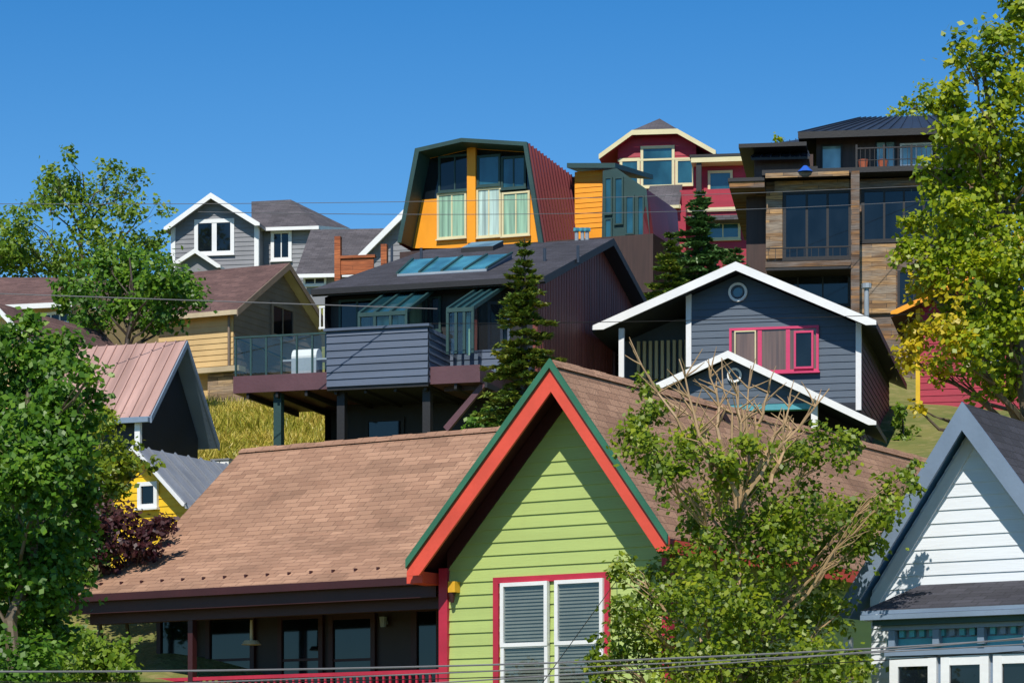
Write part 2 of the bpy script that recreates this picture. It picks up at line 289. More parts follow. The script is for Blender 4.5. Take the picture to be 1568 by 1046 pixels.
# ================================================================ WHITE HOUSE
w=B('white_victorian_house',1475,37,-32,1.5)
WY=.08
A=w.fy(1475,617,WY); L=w.fy(1287,928,WY); q=w.fy(1568,742,WY); k=(A[1]-q[1])/(q[0]-A[0]); R=(A[0]+(A[1]-L[1])/k,L[1])
w.gable(A,L,R,WY,9,.15,'dark','bgrey',.36,'bshade')
xl=w.fy(1335,930,.45)[0]; xr=R[0]-.35
w.gwall('gable_wall',A,L,R,xl,xr,.45,1.5,.22,'wsid',.17,.02,back=8.3)
for E in (L,R):
    s_=(A[1]-E[1])/(A[0]-E[0]); xx=xl if E is L else xr; zz=A[1]-s_*(A[0]-xx)-.3
    w.ext('rake_trim',[(A[0],.40,A[1]-.3),(xx,.40,zz),(xx,.40,zz-.26),(A[0],.40,A[1]-.56)],(0,.047,0),'white')
xb=w.fy(1362,1000,-.35)[0]; X1=xr-.1
zt=w.fy(1450,930,-.7)[1]; zw=w.fy(1450,893,.45)[1]
xo=w.fy(1318,940,-.7)[0]
w.ext('bay_roof',[(xo+.35,.45,zw),(X1+.2,.45,zw),(X1+.3,-.7,zt),(xo,-.7,zt)],(0,0,-.05),'dark','bgrey')
w.f('bay_roof',[(xo+.35,.45,zw),(xo,-.7,zt),(xo,.45,zt-.0)],'dark')
w.box('bay_cornice',xo,X1+.3,-.72,.42,zt-.12,zt-.055,'bgrey'); w.box('bay_cornice',xo+.12,X1+.2,-.6,.42,zt-.19,zt-.122,'dteal'); w.box('bay_cornice',xo+.2,X1+.1,-.5,.42,zt-.25,zt-.192,'bgrey')
w.box('bay_body',xb,X1,-.35,.44,1.5,zt-.25,'bgrey')
x=xb+.03
while x<X1: w.box('dentil',x,x+.07,-.42,-.353,zt-.34,zt-.252,'turq' if int(x*10)%3 else 'bgrey'); x+=.14
w.box('bay_band',xb-.02,X1,-.375,-.355,zt-.5,zt-.36,'turq'); w.box('bay_band',xb-.03,X1+.02,-.45,-.352,zt-.58,zt-.502,'bgrey')
for i in range(5): x=xb+.05+i*.62; w.box('bracket',x,x+.09,-.5,-.38,zt-.46,zt-.255,'bgrey')
for i in range(3):
    x=xb+.03+i*.72; w.win('bay_window','y',-.353,x,x+.66,zt-1.9,zt-.6,'white','dgl',tw=.12)
w.box('porch_post',w.fy(1300,1000,-.2)[0]-.06,w.fy(1300,1000,-.2)[0]+.04,-.25,-.15,1.5,zt-.3,'white')
w.done()
# ================================================================ SLATE BLUE GABLE HOUSE
b=B('slate_blue_gable_house',1127,68,-12,9.)
A=b.fy(1127,402,0);L=b.fy(907,500,0);R=b.fy(1342,492,0)
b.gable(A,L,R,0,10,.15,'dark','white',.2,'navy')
xl=b.fy(1057,520,.6)[0];xr=b.fy(1316,520,.6)[0]
b.gwall('gable_wall',A,L,R,xl,xr,.6,8.5,.18,'slate',.17,.022,back=9)
b.box('side_wall',xr+.001,xr+.005,.6,9.6,8.5,R[1]+.05,'navy'); b.lap('side_boards','x',xr+.006,8.5,R[1]+.0,.17,lambda z:(.65,9.5),'navy',.02,1)  # side wall darker than the slate front: its shade put into the colour
x2=b.fy(950,520,2.4)[0]; b.box('left_wing_wall',x2,xl,2.4,9,8.5,b.fy(1000,490,2.4)[1],'slate')
for i in range(9):
    x=x2+.45+i*.15; b.box('balcony_slats',x,x+.075,2.2,2.3,b.fy(1000,580,2.2)[1],b.fy(1000,522,2.2)[1],'cream')
for u,y,v0,v1 in ((1055,.56,447,562),(1315,.56,492,628),(952,.3,503,578)):
    x=b.fy(u,500,y)[0]; b.box('corner_trim',x-.07,x+.06,y-.03,y+.1,b.fy(u,v1,y)[1],b.fy(u,v0,y)[1],'white')
cx,cz=b.fy(1130,448,.57); b.ring('round_window',cx,cz,.58,.23,.06,'white','dgl'); b.ring('round_window',cx,cz,.56,.15,.03,'slate','tgl')
b.winp('window_group',.575,1117,501,1254,571,'pink','brgl',tw=.06,nx=3,bw=.1)
b.winp('window_sash',.53,1216,507,1246,565,'pink','dgl',tw=.05,sill=False); b.winp('window_sash',.53,1125,507,1158,565,'cream','brgl',tw=.03,sill=False)
A2=b.fy(1115,538,-2.4);L2=b.fy(1001,590,-2.4);R2=b.fy(1342,646,-2.4)
b.gable(A2,L2,R2,-2.4,.6,.12,'greysh','white',.16,'navy')
xa=b.fy(1030,590,-2.1)[0];xc=b.fy(1240,590,-2.1)[0]
b.gwall('porch_gable',A2,L2,R2,xa,xc,-2.1,A2[1]-1.35,.15,'slate',.16,.02)
cx,cz=b.fy(1125,575,-2.13); b.ring('round_window',cx,cz,-2.12,.17,.05,'white','dgl')
b.rect('porch_beam',-2.15,-1.9,1035,620,1245,629,'turq'); b.rect('porch_post',-2.15,-2.0,1242,610,1252,700,'white'); b.rect('porch_post',-2.15,-2.0,1062,628,1070,700,'white')
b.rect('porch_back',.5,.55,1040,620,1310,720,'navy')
b.done()
# ================================================================ RED HOUSE
r=B('red_house',1430,78,-12,11.)
A=r.fy(1500,415,0);L=r.fy(1364,478,0);R=r.fy(1640,480,0)
r.gable(A,L,R,0,8,.15,'dark','orange',.14,'maroon')
xl=r.fy(1408,520,.6)[0];xr=r.fy(1625,520,.6)[0]
r.gwall('wall',A,L,R,xl,xr,.6,9,.15,'ruby',.18,.02,back=7)
r.box('corner_trim',xl-.1,xl+.02,.52,.65,9,L[1]+.3,'mus'); r.winp('window',.58,1475,500,1535,560,'cream','dgl',nx=2)
r.done()
# ================================================================ MODERN WOOD HOUSE
m=B('modern_wood_house',1305,92,-8,15.)
X=lambda u,y=0:m.fy(u,380,y)[0]; Z=lambda v,y=0:m.fy(1305,v,y)[1]
m.box('body',X(1172),X(1540),.3,9,13,Z(272),'wood'); m.box('coping',X(1168),X(1545),-.5,9.1,Z(270)+.0,Z(262),'blk')
m.rect('coping_trim',-.53,-.503,1172,271,1300,264,'woodl')
m.rect('light_cladding',.2,.29,1316,374,1372,480,'woodl'); m.rect('light_cladding',.2,.29,1173,294,1198,396,'woodl'); m.rect('light_cladding',.2,.29,1316,276,1480,287,'wood')
m.box('left_wing',X(1140),X(1172),1.,8,13,Z(285),'dkbrown'); m.box('left_overhang',X(1118),X(1172)-.01,-.4,8,Z(287),Z(278),'wood'); m.box('left_overhang_top',X(1116),X(1172)-.01,-.45,8,Z(277.5),Z(272),'blk')
m.winp('window',.3,1199,293,1304,398,'blk','dgl',nx=3,tw=.1,bw=.08); m.winp('window',.3,1319,288,1480,370,'blk','dgl',nx=5,tw=.1,bw=.07)
m.winp('window',.3,1180,414,1302,470,'blk','dgl',nx=3); m.winp('window',.3,1374,414,1425,470,'blk','dgl',nx=2)
for u in (1303,1480): m.rect('wood_post',-.9,-.65,u,262,u+13,640,'wood')
m.rect('balcony_slab',-1,.28,1172,400,1303,408,'wood'); m.rect('balcony_slab',-.99,.27,1173,409,1303,413,'blk')
m.rect('balcony_rail',-.98,-.93,1173,378,1303,380,'blk')
for i in range(12): u=1176+i*11; m.rect('baluster',-.97,-.95,u,380,u+.8,400,'blk')
m.rect('window_header',.2,.29,1186,276,1300,292,'woodl')
y=3.2; X3=lambda u:m.fy(u,240,y)[0]; Z3=lambda v:m.fy(1305,v,y)[1]
m.box('upper_floor',X3(1250),X3(1480),y,8.5,Z(275),Z3(205),'dkbrown')
e=[m.p3(1222,204,y-.8),m.p3(1500,204,y-.8)]; ez=e[0][2]
f0=(e[0][0],y-.8,ez);f1=(e[1][0],y-.8,ez);f2=(e[1][0],9.5,ez);f3=(e[0][0],9.5,ez)
ra=m.p3(1318,181,6); rb=(m.fy(1445,181,6)[0],6,ra[2])
for pts in ((f0,f1,rb,ra),(f1,f2,rb),(f2,f3,ra,rb),(f3,f0,ra)): m.ext('upper_roof',pts,(0,0,-.1),'dmetal','blk')
m.ribs('roof_seams',ra,rb,f1,f0,16,'dmetal')
m.box('upper_fascia',e[0][0],e[1][0],y-.85,y-.81,ez-.2,ez+.02,'blk')
m.winp('door',y,1257,222,1290,268,'blk','wgl',tw=.06); m.winp('window',y,1340,216,1372,262,'blk','wgl',tw=.06,nx=2); m.winp('window',y,1378,220,1428,255,'white','wgl',nx=2,tw=.06); m.winp('window',y,1432,222,1460,258,'blk','tgl')
m.rect('terrace_rail',-.3,-.25,1310,224,1480,226,'blk'); m.rect('terrace_rail',-.3,-.26,1310,243,1480,244,'blk')
for i in range(24): u=1310+i*7.2; m.rect('terrace_baluster',-.29,-.27,u,226,u+.9,262,'blk')
for i in range(5): u=1310+i*42; m.rect('terrace_post',-.31,-.24,u,222,u+3,262,'blk')
m.rect('terrace_chair',1.2,1.8,1233,255,1252,268,'blk')
for u in (1322,1352): x,z=m.fy(u,262,.4); m.cyl('terrace_planter',(x,.4,z),(x,.4,z+.35),.12,'pot',10,.17)
m.rect('left_upper_wall',2.5,7,1155,238,1245,275,'dkbrown'); m.rect('left_flat_roof',1.6,7,1131,219,1235,225,'blk')
lp=[m.p3(1172,222,4),m.p3(1228,213,4),m.p3(1240,240,2.),m.p3(1150,242,2.)]; m.ext('left_metal_roof',lp,(0,0,-.08),'dmetal','blk'); m.ribs('left_seams',lp[0],lp[1],lp[2],lp[3],6,'dmetal')
x,z=m.fy(1233,261,-.45); m.cyl('blue_umbrella',(x,-.45,z-.06),(x,-.45,z+.14),.26,'blue',12,.06)
x,z=m.fy(1327,480,-1); m.cyl('flue_pipe',(x,-1,z-3),(x,-1,z+.8),.08,'steel'); m.cyl('flue_pipe',(x,-1,z+.8),(x,-1,z+.95),.16,'steel')
m.done()
# ================================================================ RUBY HOUSE
c=B('ruby_red_house',1005,115,-8,22.)
L=c.fy(917,237,0);R=c.fy(1096,231,0);cl=c.fy(968,200,0);cr=c.fy(1037,198,0);tp=c.p3(1010,182,2.6)
D=8
P=lambda q,y:(q[0],y,q[1])
for a_,b_ in ((L,cl),(R,cr)):
    c.ext('roof',[P(a_,0),P(b_,0),P(b_,D),P(a_,D)],(0,0,-.15),'greysh','cream','ruby'); c.ext('barge_boards',[(a_[0],-.06,a_[1]),(b_[0],-.06,b_[1]),(b_[0],-.06,b_[1]-.2),(a_[0],-.06,a_[1]-.2)],(0,.055,0),'cream')
c.ext('barge_boards',[(cl[0],-.06,cl[1]),(cr[0],-.06,cr[1]),(cr[0],-.06,cr[1]-.2),(cl[0],-.06,cl[1]-.2)],(0,.055,0),'cream')
c.f('roof',[P(cl,0),P(cr,0),tp],'greysh'); t2=(tp[0],D,tp[2]); c.f('roof',[P(cl,0),tp,t2,P(cl,D)],'greysh'); c.f('roof',[P(cr,0),tp,t2,P(cr,D)],'greysh')
wl=c.fy(946,260,.5)[0];wr=c.fy(1066,260,.5)[0]
zz=lambda v:c.fy(1005,v,.5)[1]
c.ext('gable_wall',[(wl,.5,zz(420)),(wr,.5,zz(420)),(wr,.5,zz(225)),(cr[0],.5,zz(202)),(cl[0],.5,zz(202)),(wl,.5,zz(225))],(0,7,0),'ruby')
c.lap('gable_boards','y',.497,zz(290),zz(206),.22,lambda z:(wl,wr) if z<zz(226) else (wl+1.,wr-1.),'ruby',.025)
for u0,v0,u1,v1 in ((981,224,1033,288),(949,243,980,285),(1034,243,1064,285)): c.winp('window',.47,u0,v0,u1,v1,'cream','tgl',tw=.11,nx=1)
c.rect('belt',.4,.46,946,243,1066,246,'cream')
c.ext('lower_roof',[c.p3(995,285,.4),c.p3(1045,283,.4),c.p3(1040,314,-2),c.p3(985,316,-2)],(0,0,-.12),'greysh','cream')
c.rect('lower_wall',-1.6,.4,990,316,1050,420,'ruby'); c.rect('lower_wall_trim',-1.75,-1.65,988,314,1042,320,'cream')
c.rect('right_wall',-.5,5,1041,290,1146,420,'ruby'); c.rect('right_upper_wall',0,5,1062,248,1146,290,'ruby'); c.rect('flat_roof',-.8,5.5,1056,236,1142,240,'blk'); c.rect('flat_roof_fascia',-.78,5.3,1058,240.5,1140,248,'cream')
c.rect('porch_post',-.7,-.5,1066,248,1074,300,'blk'); c.winp('window',-.02,1084,262,1122,295,'cream','tgl',tw=.1); c.winp('window',-.52,1080,340,1134,368,'cream','tgl',nx=2,tw=.1); c.rect('belt',-.6,-.51,1041,318,1140,324,'cream'); c.rect('deck',-1.4,-.6,1041,330,1146,337,'greysh')
c.done()
# ================================================================ GAMBREL METAL HOUSE
h=B('gambrel_metal_house',720,92,-20,17.)
o=[h.fy(u,v,0) for u,v in ((609,372),(636,228),(707,212),(807,218),(832,372))]; inn=[h.fy(u,v,0) for u,v in ((615,372),(642,233),(708,218),(802,224),(825,372))]
D=4.6
for i in range(4):
    h.ext('front_frame',[(o[i][0],-.04,o[i][1]),(o[i+1][0],-.04,o[i+1][1]),(inn[i+1][0],-.04,inn[i+1][1]),(inn[i][0],-.04,inn[i][1])],(0,.16,0),'dteal')
    h.f('shell',[(o[i][0],.12,o[i][1]-.03),(o[i+1][0],.12,o[i+1][1]-.03),(o[i+1][0],D,o[i+1][1]-.15),(o[i][0],D,o[i][1]-.15)],'mmetal')
    h.f('inner_shell',[(inn[i][0],.12,inn[i][1]),(inn[i+1][0],.12,inn[i+1][1]),(inn[i+1][0],.95,inn[i+1][1]),(inn[i][0],.95,inn[i][1])],'dteal')
h.ribs('seams',(o[3][0],.12,o[3][1]-.03),(o[3][0],D,o[3][1]-.15),(o[4][0],D,o[4][1]),(o[4][0],.12,o[4][1]),14,'mmetal',.04,.06)
h.f('recessed_wall',[(p[0],.95,p[1]) for p in inn],'orange'); h.f('back_wall',[(p[0],D-.01,p[1]-.15) for p in o],'mmetal')
zc=h.fy(720,300,.94)[1]; h.f('upper_glass',[(inn[0][0]+(inn[1][0]-inn[0][0])*.5,.94,zc),(inn[4][0]+(inn[3][0]-inn[4][0])*.5,.94,zc),(inn[3][0],.94,inn[3][1]-.02),(inn[2][0],.94,inn[2][1]-.02),(inn[1][0],.94,inn[1][1]-.02)],'dgl')
for (u0,v0,u1,v1,gm) in ((672,238,722,294,'dgl'),(731,238,767,286,'tgl'),(768,240,806,290,'tgl'),(670,296,715,366,'cgl'),(730,288,768,364,'pgl'),(769,294,812,362,'cgl')):
    h.winp('window',.93,u0,v0,u1,v1,'cream' if v0>280 else 'dteal',gm,tw=.07,nx=2 if u1-u0>37 else 1)
h.rect('centre_mullion',.78,.92,715,222,728,372,'orange')
h.rect('orange_wall',D-.8,D+3,880,262,925,372,'orange')
h.lap('orange_boards','y',D-.802,h.fy(900,350,D-.8)[1],h.fy(900,264,D-.8)[1],.17,lambda z:(h.fy(881,300,D-.8)[0],h.fy(922,300,D-.8)[0]),'orange')
h.ext('rear_roof',[h.p3(868,250,D-1.2),h.p3(942,250,D-1.2),h.p3(1000,268,D+3),h.p3(900,262,D+3)],(0,0,-.16),'dteal','dteal')
y=D-1.3
bo=[h.fy(u,v,y) for u,v in ((921,395),(923,262),(944,258),(990,290),(998,398))]
h.ext('side_bay',[(p[0],y,p[1]) for p in bo],(0,3.5,0),'dteal','mmetal')
for u0,v0,u1,v1 in ((926,272,938,330),(941,272,955,345),(958,300,972,360),(976,300,987,365),(926,335,938,385)): h.winp('bay_window',y-.01,u0,v0,u1,v1,'dteal','tgl',tw=.05,sill=False)
h.ext('side_skirt',[h.p3(985,330,y-.2),h.p3(993,300,y+.2),h.p3(1006,400,y+.2),h.p3(985,400,y-.2)],(0,2,0),'mmetal')
h.rect('base',.2,7,612,372,1000,460,'dkbrown'); 
h.done()
# ================================================================ BLACK DECK HOUSE
k=B('black_deck_house',700,65,-17,9.5)
yr=6.
E0=k.p3(478,443,0); zE=E0[2]; R1=k.p3(940,365,yr); zR=R1[2]; R0=k.fy(652,372,yr)[0]; xR=R1[0]
k.ext('roof',[(R0,yr,zR),(xR,yr,zR),(xR,0,zE),(E0[0],0,zE)],(0,0,-.18),'dark','blk')
zB=zR-1.3; k.ext('roof',[(R0,yr,zR),(xR,yr,zR),(xR,10.5,zB),(E0[0],10.5,zB)],(0,0,-.18),'dark','blk')
k.f('left_gable',[(E0[0]+.2,0.3,zE-.15),(R0+.2,yr,zR-.15),(E0[0]+.2,10.3,zB-.15),(E0[0]+.2,10.3,9),(E0[0]+.2,.3,9)],'blk')
xs=xR-.35
k.ext('right_wall',[(xs,.5,9),(xs,10,9),(xs,10,zB-.1),(xs,yr,zR-.15),(xs,.5,zE-.0)],(-.1,0,0),'mwood')
i=.55
while i<10: k.box('battens',xs,xs+.008,i,i+.025,9,(zE+(zR-zE)*min(i,yr)/yr if i<yr else zR-(zR-zB)*(i-yr)/4.5)-.2,'mwood'); i+=.2+.05*random.random()
k.win('side_window','x',xs,7.2,7.8,zB-2.3,zB-1.3,'deckf','dgl',out=1)
k.box('front_wall',E0[0]+.2,xs-.1,.6,5,9,zE-.1,'blk')
k.box('gutter',E0[0],xR,-.1,-.003,zE-.15,zE-.02,'blk')
k.winp('window',.58,602,452,650,508,'dteal','cgl',nx=2,tw=.05); k.winp('window',.58,652,455,676,508,'dteal','dgl',tw=.05); k.winp('window',.58,748,462,782,535,'bsid','dgl',tw=.06); k.winp('window',.58,520,458,600,508,'dteal','dgl',nx=3,tw=.05)
def lean(ua,ub,vt,vb,y0,name,gm,drop):
    x0=k.fy(ua,vt,.6)[0]; x1=k.fy(ub,vt,.6)[0]; zt=k.fy(ua,vt,.6)[1]; zl=zt-drop; zb=k.fy(ua,vb,y0)[1]
    k.f(name,[(x0,.58,zt),(x1,.58,zt),(x1,y0,zl),(x0,y0,zl)],'tgl'); k.f(name,[(x0,y0,zl),(x1,y0,zl),(x1,y0,zb),(x0,y0,zb)],'clear')
    for x in (x0,x1): k.f(name,[(x,.58,zt),(x,y0,zl),(x,y0,zb),(x,.58,zb)],'clear')
    k.f(name+'_curtain',[(x0+.35,y0+.25,zb),(x0+(x1-x0)*.75,y0+.25,zb),(x0+(x1-x0)*.75,y0+.25,zl-.03),(x0+.35,y0+.25,zl-.03)],gm)
    n=3
    for i in range(n+1):
        x=x0+(x1-x0)*i/n; k.ext(name+'_frame',[(x-.03,.58,zt+.05),(x+.03,.58,zt+.05),(x+.03,y0-.03,zl+.05),(x-.03,y0-.03,zl+.05)],(0,0,-.09),'dteal'); k.box(name+'_frame',x-.03,x+.03,y0-.04,y0+.02,zb,zl,'dteal')
    k.box(name+'_frame',x0,x1,y0-.05,y0+.03,zl-.06,zl+.03,'dteal')
lean(598,668,446,520,-1.5,'sunroom','cgl',.9); lean(738,775,440,540,-1.9,'sunroom_small','cgl',.95)
yd=-2.6; xa=k.fy(357,580,yd)[0]; xb_=k.fy(735,590,yd)[0]; zd=k.fy(430,573,yd)[1]
k.box('deck_slab',xa,xb_,yd,.6,zd-.38,zd,'deckf'); 
for i in range(9): x=xa+.3+i*.7; k.box('deck_joist',x,x+.06,yd+.05,.55,zd-.5,zd-.382,'blk')
p0=k.fy(500,545,yd-.1)[0];p1=k.fy(655,545,yd-.1)[0]; zt=k.fy(577,504,yd-.1)[1]; zb=k.fy(577,589,yd-.1)[1]
k.box('balcony_panel',p0,p1,yd-.08,yd+.1,zb,zt,'bsid'); k.lap('balcony_boards','y',yd-.082,zb,zt,.16,lambda z:(p0,p1),'bsid',.03); k.box('balcony_cap',p0-.05,p1+.05,yd-.16,yd+.15,zt+.002,zt+.06,'bsid')
k.box('balcony_return',p1-.1,p1-.001,yd+.1,-.6,zb,zt-.01,'bsid'); k.lap('balcony_side_boards','x',p1+.001,zb,zt,.16,lambda z:(yd-.08,-.6),'bsid',.03,1)
k.box('balcony_base',p0,p1,yd-.07,.4,zb-.08,zb-.002,'blk')
for i in range(7): x=xa+.05+(p0-xa)*i/6.2; k.box('glass_rail_post',x-.02,x+.02,yd+.02,yd+.06,zd,zd+.85,'dteal')
k.box('glass_rail_top',xa,p0,yd+.01,yd+.07,zd+.85,zd+.89,'dteal'); k.f('glass_rail_glass',[(xa,yd+.04,zd+.06),(p0,yd+.04,zd+.06),(p0,yd+.04,zd+.84),(xa,yd+.04,zd+.84)],'clear'); k.f('glass_rail_glass',[(xa+.04,yd,zd+.06),(xa+.04,.5,zd+.06),(xa+.04,.5,zd+.84),(xa+.04,yd,zd+.84)],'clear'); k.box('glass_rail_top',xa,xa+.06,yd+.07,.5,zd+.85,zd+.89,'dteal')
for u in (427,524,655): x=k.fy(u,640,yd+.3)[0]; k.box('deck_post',x-.09,x+.09,yd+.2,yd+.4,8.5,zd-.39,'dteal' if u==427 else 'blk')
x=k.fy(735,600,yd+.2)[0]; k.ext('brace',[(x,yd+.2,zd-.4),(x+.15,yd+.2,zd-.4),(x-.75,yd+.2,zd-1.4),(x-.85,yd+.2,zd-1.3)],(0,.12,0),'deckf')
k.rect('lower_wall',-.2,.59,520,600,770,720,'blk'); k.winp('lower_window',-.21,560,640,620,690,'blk','dgl')
k.rect('right_room',-1.2,.59,684,536,786,572,'bsid'); q0=k.fy(684,550,-1.2)[0];q1=k.fy(786,550,-1.2)[0]; k.lap('right_room_boards','y',-1.203,k.fy(735,572,-1.2)[1],k.fy(735,538,-1.2)[1],.16,lambda z:(q0,q1),'bsid',.025)
k.rect('right_box',-2.2,-1.25,680,570,735,598,'dkbrown')
s0=k.p3(608,419,1.3);s1=k.p3(745,415,1.3); t0=k.p3(632,395,3.2);t1=k.p3(784,391,3.2); zs=min(s0[2],s1[2])+.05; zt_=(t0[2]+t1[2])/2
s0=(s0[0],1.3,zs);s1=(s1[0],1.3,zs);t0=(t0[0],3.2,zt_);t1=(t1[0],3.2,zt_)
rz=lambda y:zE+(zR-zE)*y/yr
k.ext('skylight',[s0,s1,t1,t0],(0,0,-.05),'skyl','steel')
for a_,b_ in ((s0,s1),(s1,t1),(t1,t0),(t0,s0)): k.f('skylight_curb',[(a_[0],a_[1],a_[2]-.05),(b_[0],b_[1],b_[2]-.05),(b_[0],b_[1],rz(b_[1])-.1),(a_[0],a_[1],rz(a_[1])-.1)],'bsid')
for i in range(5):
    t=i/4; a_=Vector(s0).lerp(Vector(s1),t); b_=Vector(t0).lerp(Vector(t1),t); k.ext('skylight_bar',[a_-Vector((.03,0,0)),a_+Vector((.03,0,0)),b_+Vector((.03,0,0)),b_-Vector((.03,0,0))],(0,0,.04),'dteal')
v0=k.p3(706,377,5.); x0=v0[0]; x1=k.fy(755,374,5.)[0]; k.ext('small_skylight',[(x0,5,rz(5)+.12),(x1,5,rz(5)+.12),(x1+.05,5.7,rz(5.7)+.15),(x0+.05,5.7,rz(5.7)+.15)],(0,0,-.25),'wgl','blk')
for u,v,yy in ((600,384,4.8),(834,392,2.5),(645,392,4.),(885,390,2.6)): x=k.fy(u,v,yy)[0]; k.cyl('vent_pipe',(x,yy,rz(yy)-.1),(x,yy,rz(yy)+.3),.035,'dmetal',8)
for u in (883,892,899): x,z=k.fy(u,362,yr+.8); k.cyl('flue_cap',(x,yr+.8,z-.3),(x,yr+.8,z+.12),.05,'steel',8); k.cyl('flue_cap',(x,yr+.8,z+.12),(x,yr+.8,z+.2),.09,'skyl',8)
k.done()
d=B('patio_grill',470,64.5,-17,12.)
zt=zd
d.box('cart',-.3,.3,-.2,.2,zt+.05,zt+.5,'steel'); d.cyl('lid',(-.3,0,zt+.52),(.3,0,zt+.52),.2,'white',14); d.box('shelf',-.55,.55,-.18,.18,zt+.44,zt+.48,'steel'); d.cyl('wheel',(-.25,-.22,zt+.06),(-.25,-.26,zt+.06),.06,'black')
d.done()
d=B('white_balustrade',500,70,-17,13.)
d.rect('rail',0,.05,488,468,520,471,'white')
for i in range(6): d.rect('baluster',.01,.04,489+i*6,471,491+i*6,505,'white')
d.rect('bottom_rail',0,.05,488,500,520,503,'white'); d.done()
d=B('cedar_fence',540,78,-12,14.)
d.rect('panel',0,.06,519,393,572,420,'cedar'); d.rect('cap',-.05,.1,517,391,574,395,'cedar'); d.rect('post',-.06,.12,512,362,521,430,'cedar'); d.rect('post',-.06,.12,583,374,592,420,'cedar'); d.done()
# ================================================================ TAN HOUSE
t=B('tan_house',360,84,-25,12.5)
ze=t.fy(360,474,0)[1]; yr,zr=3.1,t.fy(442,403,3.1)[1]; x1=t.fy(442,403,yr)[0]; x0=t.fy(60,400,yr)[0]
t.ext('roof',[(x0,yr,zr),(x1,yr,zr),(x1,0,ze),(x0,0,ze)],(0,0,-.14),'plum','beige'); t.ext('roof',[(x0,yr,zr),(x1,yr,zr),(x1,2*yr,ze),(x0,2*yr,ze)],(0,0,-.14),'plum','beige')
t.ext('barge_boards',[(x1+.01,-.02,ze),(x1+.01,yr,zr),(x1+.01,yr,zr-.2),(x1+.01,-.02,ze-.2)],(.04,0,0),'taupe'); t.ext('barge_boards',[(x1+.01,2*yr,ze),(x1+.01,yr,zr),(x1+.01,yr,zr-.2),(x1+.01,2*yr,ze-.2)],(.04,0,0),'taupe')
xs=x1-.35; sl=(zr-ze)/yr
t.ext('gable_wall',[(xs,.4,12.5),(xs,2*yr-.4,12.5),(xs,2*yr-.4,ze+.05),(xs,yr,zr-.15),(xs,.4,ze+.05)],(-4.5,0,0),'tan')
t.lap('gable_boards','x',xs+.002,12.5,zr-.15,.19,lambda z:(max(.4,(z-ze+.1)/sl),min(2*yr-.4,2*yr-(z-ze+.1)/sl)),'taupe',.02,1)  # taupe over the tan wall: shade of the gable end painted in
t.lap('front_boards','y',.398,ze-1.9,ze-.1,.17,lambda z:(xs-4.5,xs),'tan',.025)
t.box('left_body',x0+.4,xs-4.5,.6,2*yr-.4,12,ze,'beige')
a=[t.fx(u,495,xs)[0] for u in (413,449)]; t.win('window','x',xs+.01,a[0],a[1],t.fx(431,521,xs)[1],t.fx(431,467,xs)[1],'taupe','dgl',nx=2,out=1,tw=.12)
t.rect('stone_base',.2,.39,318,572,368,650,'stone'); t.rect('deck_band',.0,.38,285,562,366,570,'beige')
t.cyl('downpipe',(xs-.1,.3,12.5),(xs-.1,.3,ze-.1),.04,'taupe',8)
t.winp('window',.58,100,470,150,500,'white','dgl',nx=2)
t.done()
d=B('wooden_fence',400,80,-25,12.)
for i in range(9): d.rect('picket',0,.05,368+i*8,598+(i%3)*4,373+i*8,640,'taupe')
d.rect('rail',.06,.1,366,612,440,616,'taupe'); d.done()
d=B('brown_roof_house',40,80,-25,12.5)
q=[d.p3(-60,425,3),d.p3(128,425,3),d.p3(110,462,0),d.p3(-60,470,0)]; d.ext('roof',q,(0,0,-.14),'plum','white')
d.box('wall',q[3][0],q[2][0]-.3,.5,5,11,q[3][2]-.1,'tan'); d.lap('boards','y',.498,11,q[3][2]-.2,.18,lambda z:(q[3][0],q[2][0]-.3),'tan'); d.winp('window',.47,62,478,110,498,'white','dgl',nx=3)
d.done()
d=B('white_gable_house',5,72,-25,11)
A=d.fy(-10,462,0);L=d.fy(-80,510,0);R=d.fy(45,520,0); d.gable(A,L,R,0,5,.12,'plum','white',.14); d.gwall('wall',A,L,R,L[0]+.3,R[0]-.3,.4,9.5,.14,'tan',.18,back=4); d.done()
# ================================================================ GREY GABLE HOUSE
q=B('grey_gable_house',323,125,-10,24.)
A=q.fy(323,296,0);L=q.fy(251,349,0);R=q.fy(398,342,0)
q.gable(A,L,R,0,7,.15,'greysh','white',.24,'grey')
xl=q.fy(264,370,.5)[0];xr=q.fy(395,370,.5)[0]
q.gwall('gable_wall',A,L,R,xl,xr,.5,22,.15,'grey',.2,.03,back=6); q.box('corner_trim',xl-.05,xl+.15,.42,.6,22,L[1]+.1,'white'); q.box('corner_trim',xr-.15,xr+.05,.42,.6,22,R[1]+.1,'white')
q.winp('window',.48,298,336,359,391,'white','dgl',nx=2,tw=.17,bw=.22)
q.rect('wing_wall',1.5,6,396,349,486,430,'grey'); a0=q.fy(396,380,1.5)[0];a1=q.fy(486,380,1.5)[0]; q.lap('wing_boards','y',1.498,23,q.fy(440,350,1.5)[1],.2,lambda z:(a0,a1),'grey',.03)
q.rect('wing_trim',1.4,1.47,478,350,486,420,'white'); q.winp('window',1.46,415,353,447,400,'white','dgl',nx=2,tw=.15)
f=[q.p3(385,349,1.),q.p3(488,346,1.),q.p3(445,306,3.5),q.p3(385,309,3.5),q.p3(536,350,6.)]
q.ext('wing_roof',f[:4],(0,0,-.15),'greysh','white'); q.ext('wing_roof',[f[1],f[4],f[2]],(0,0,-.15),'greysh','white')
A=q.fy(299,381,-1.5);L=q.fy(268,401,-1.5);R=q.fy(338,407,-1.5); q.gable(A,L,R,-1.5,.4,.12,'greysh','white',.2); q.gwall('porch_wall',A,L,R,L[0]+.2,R[0]-.2,-1.2,22,.12,'grey')
q.done()
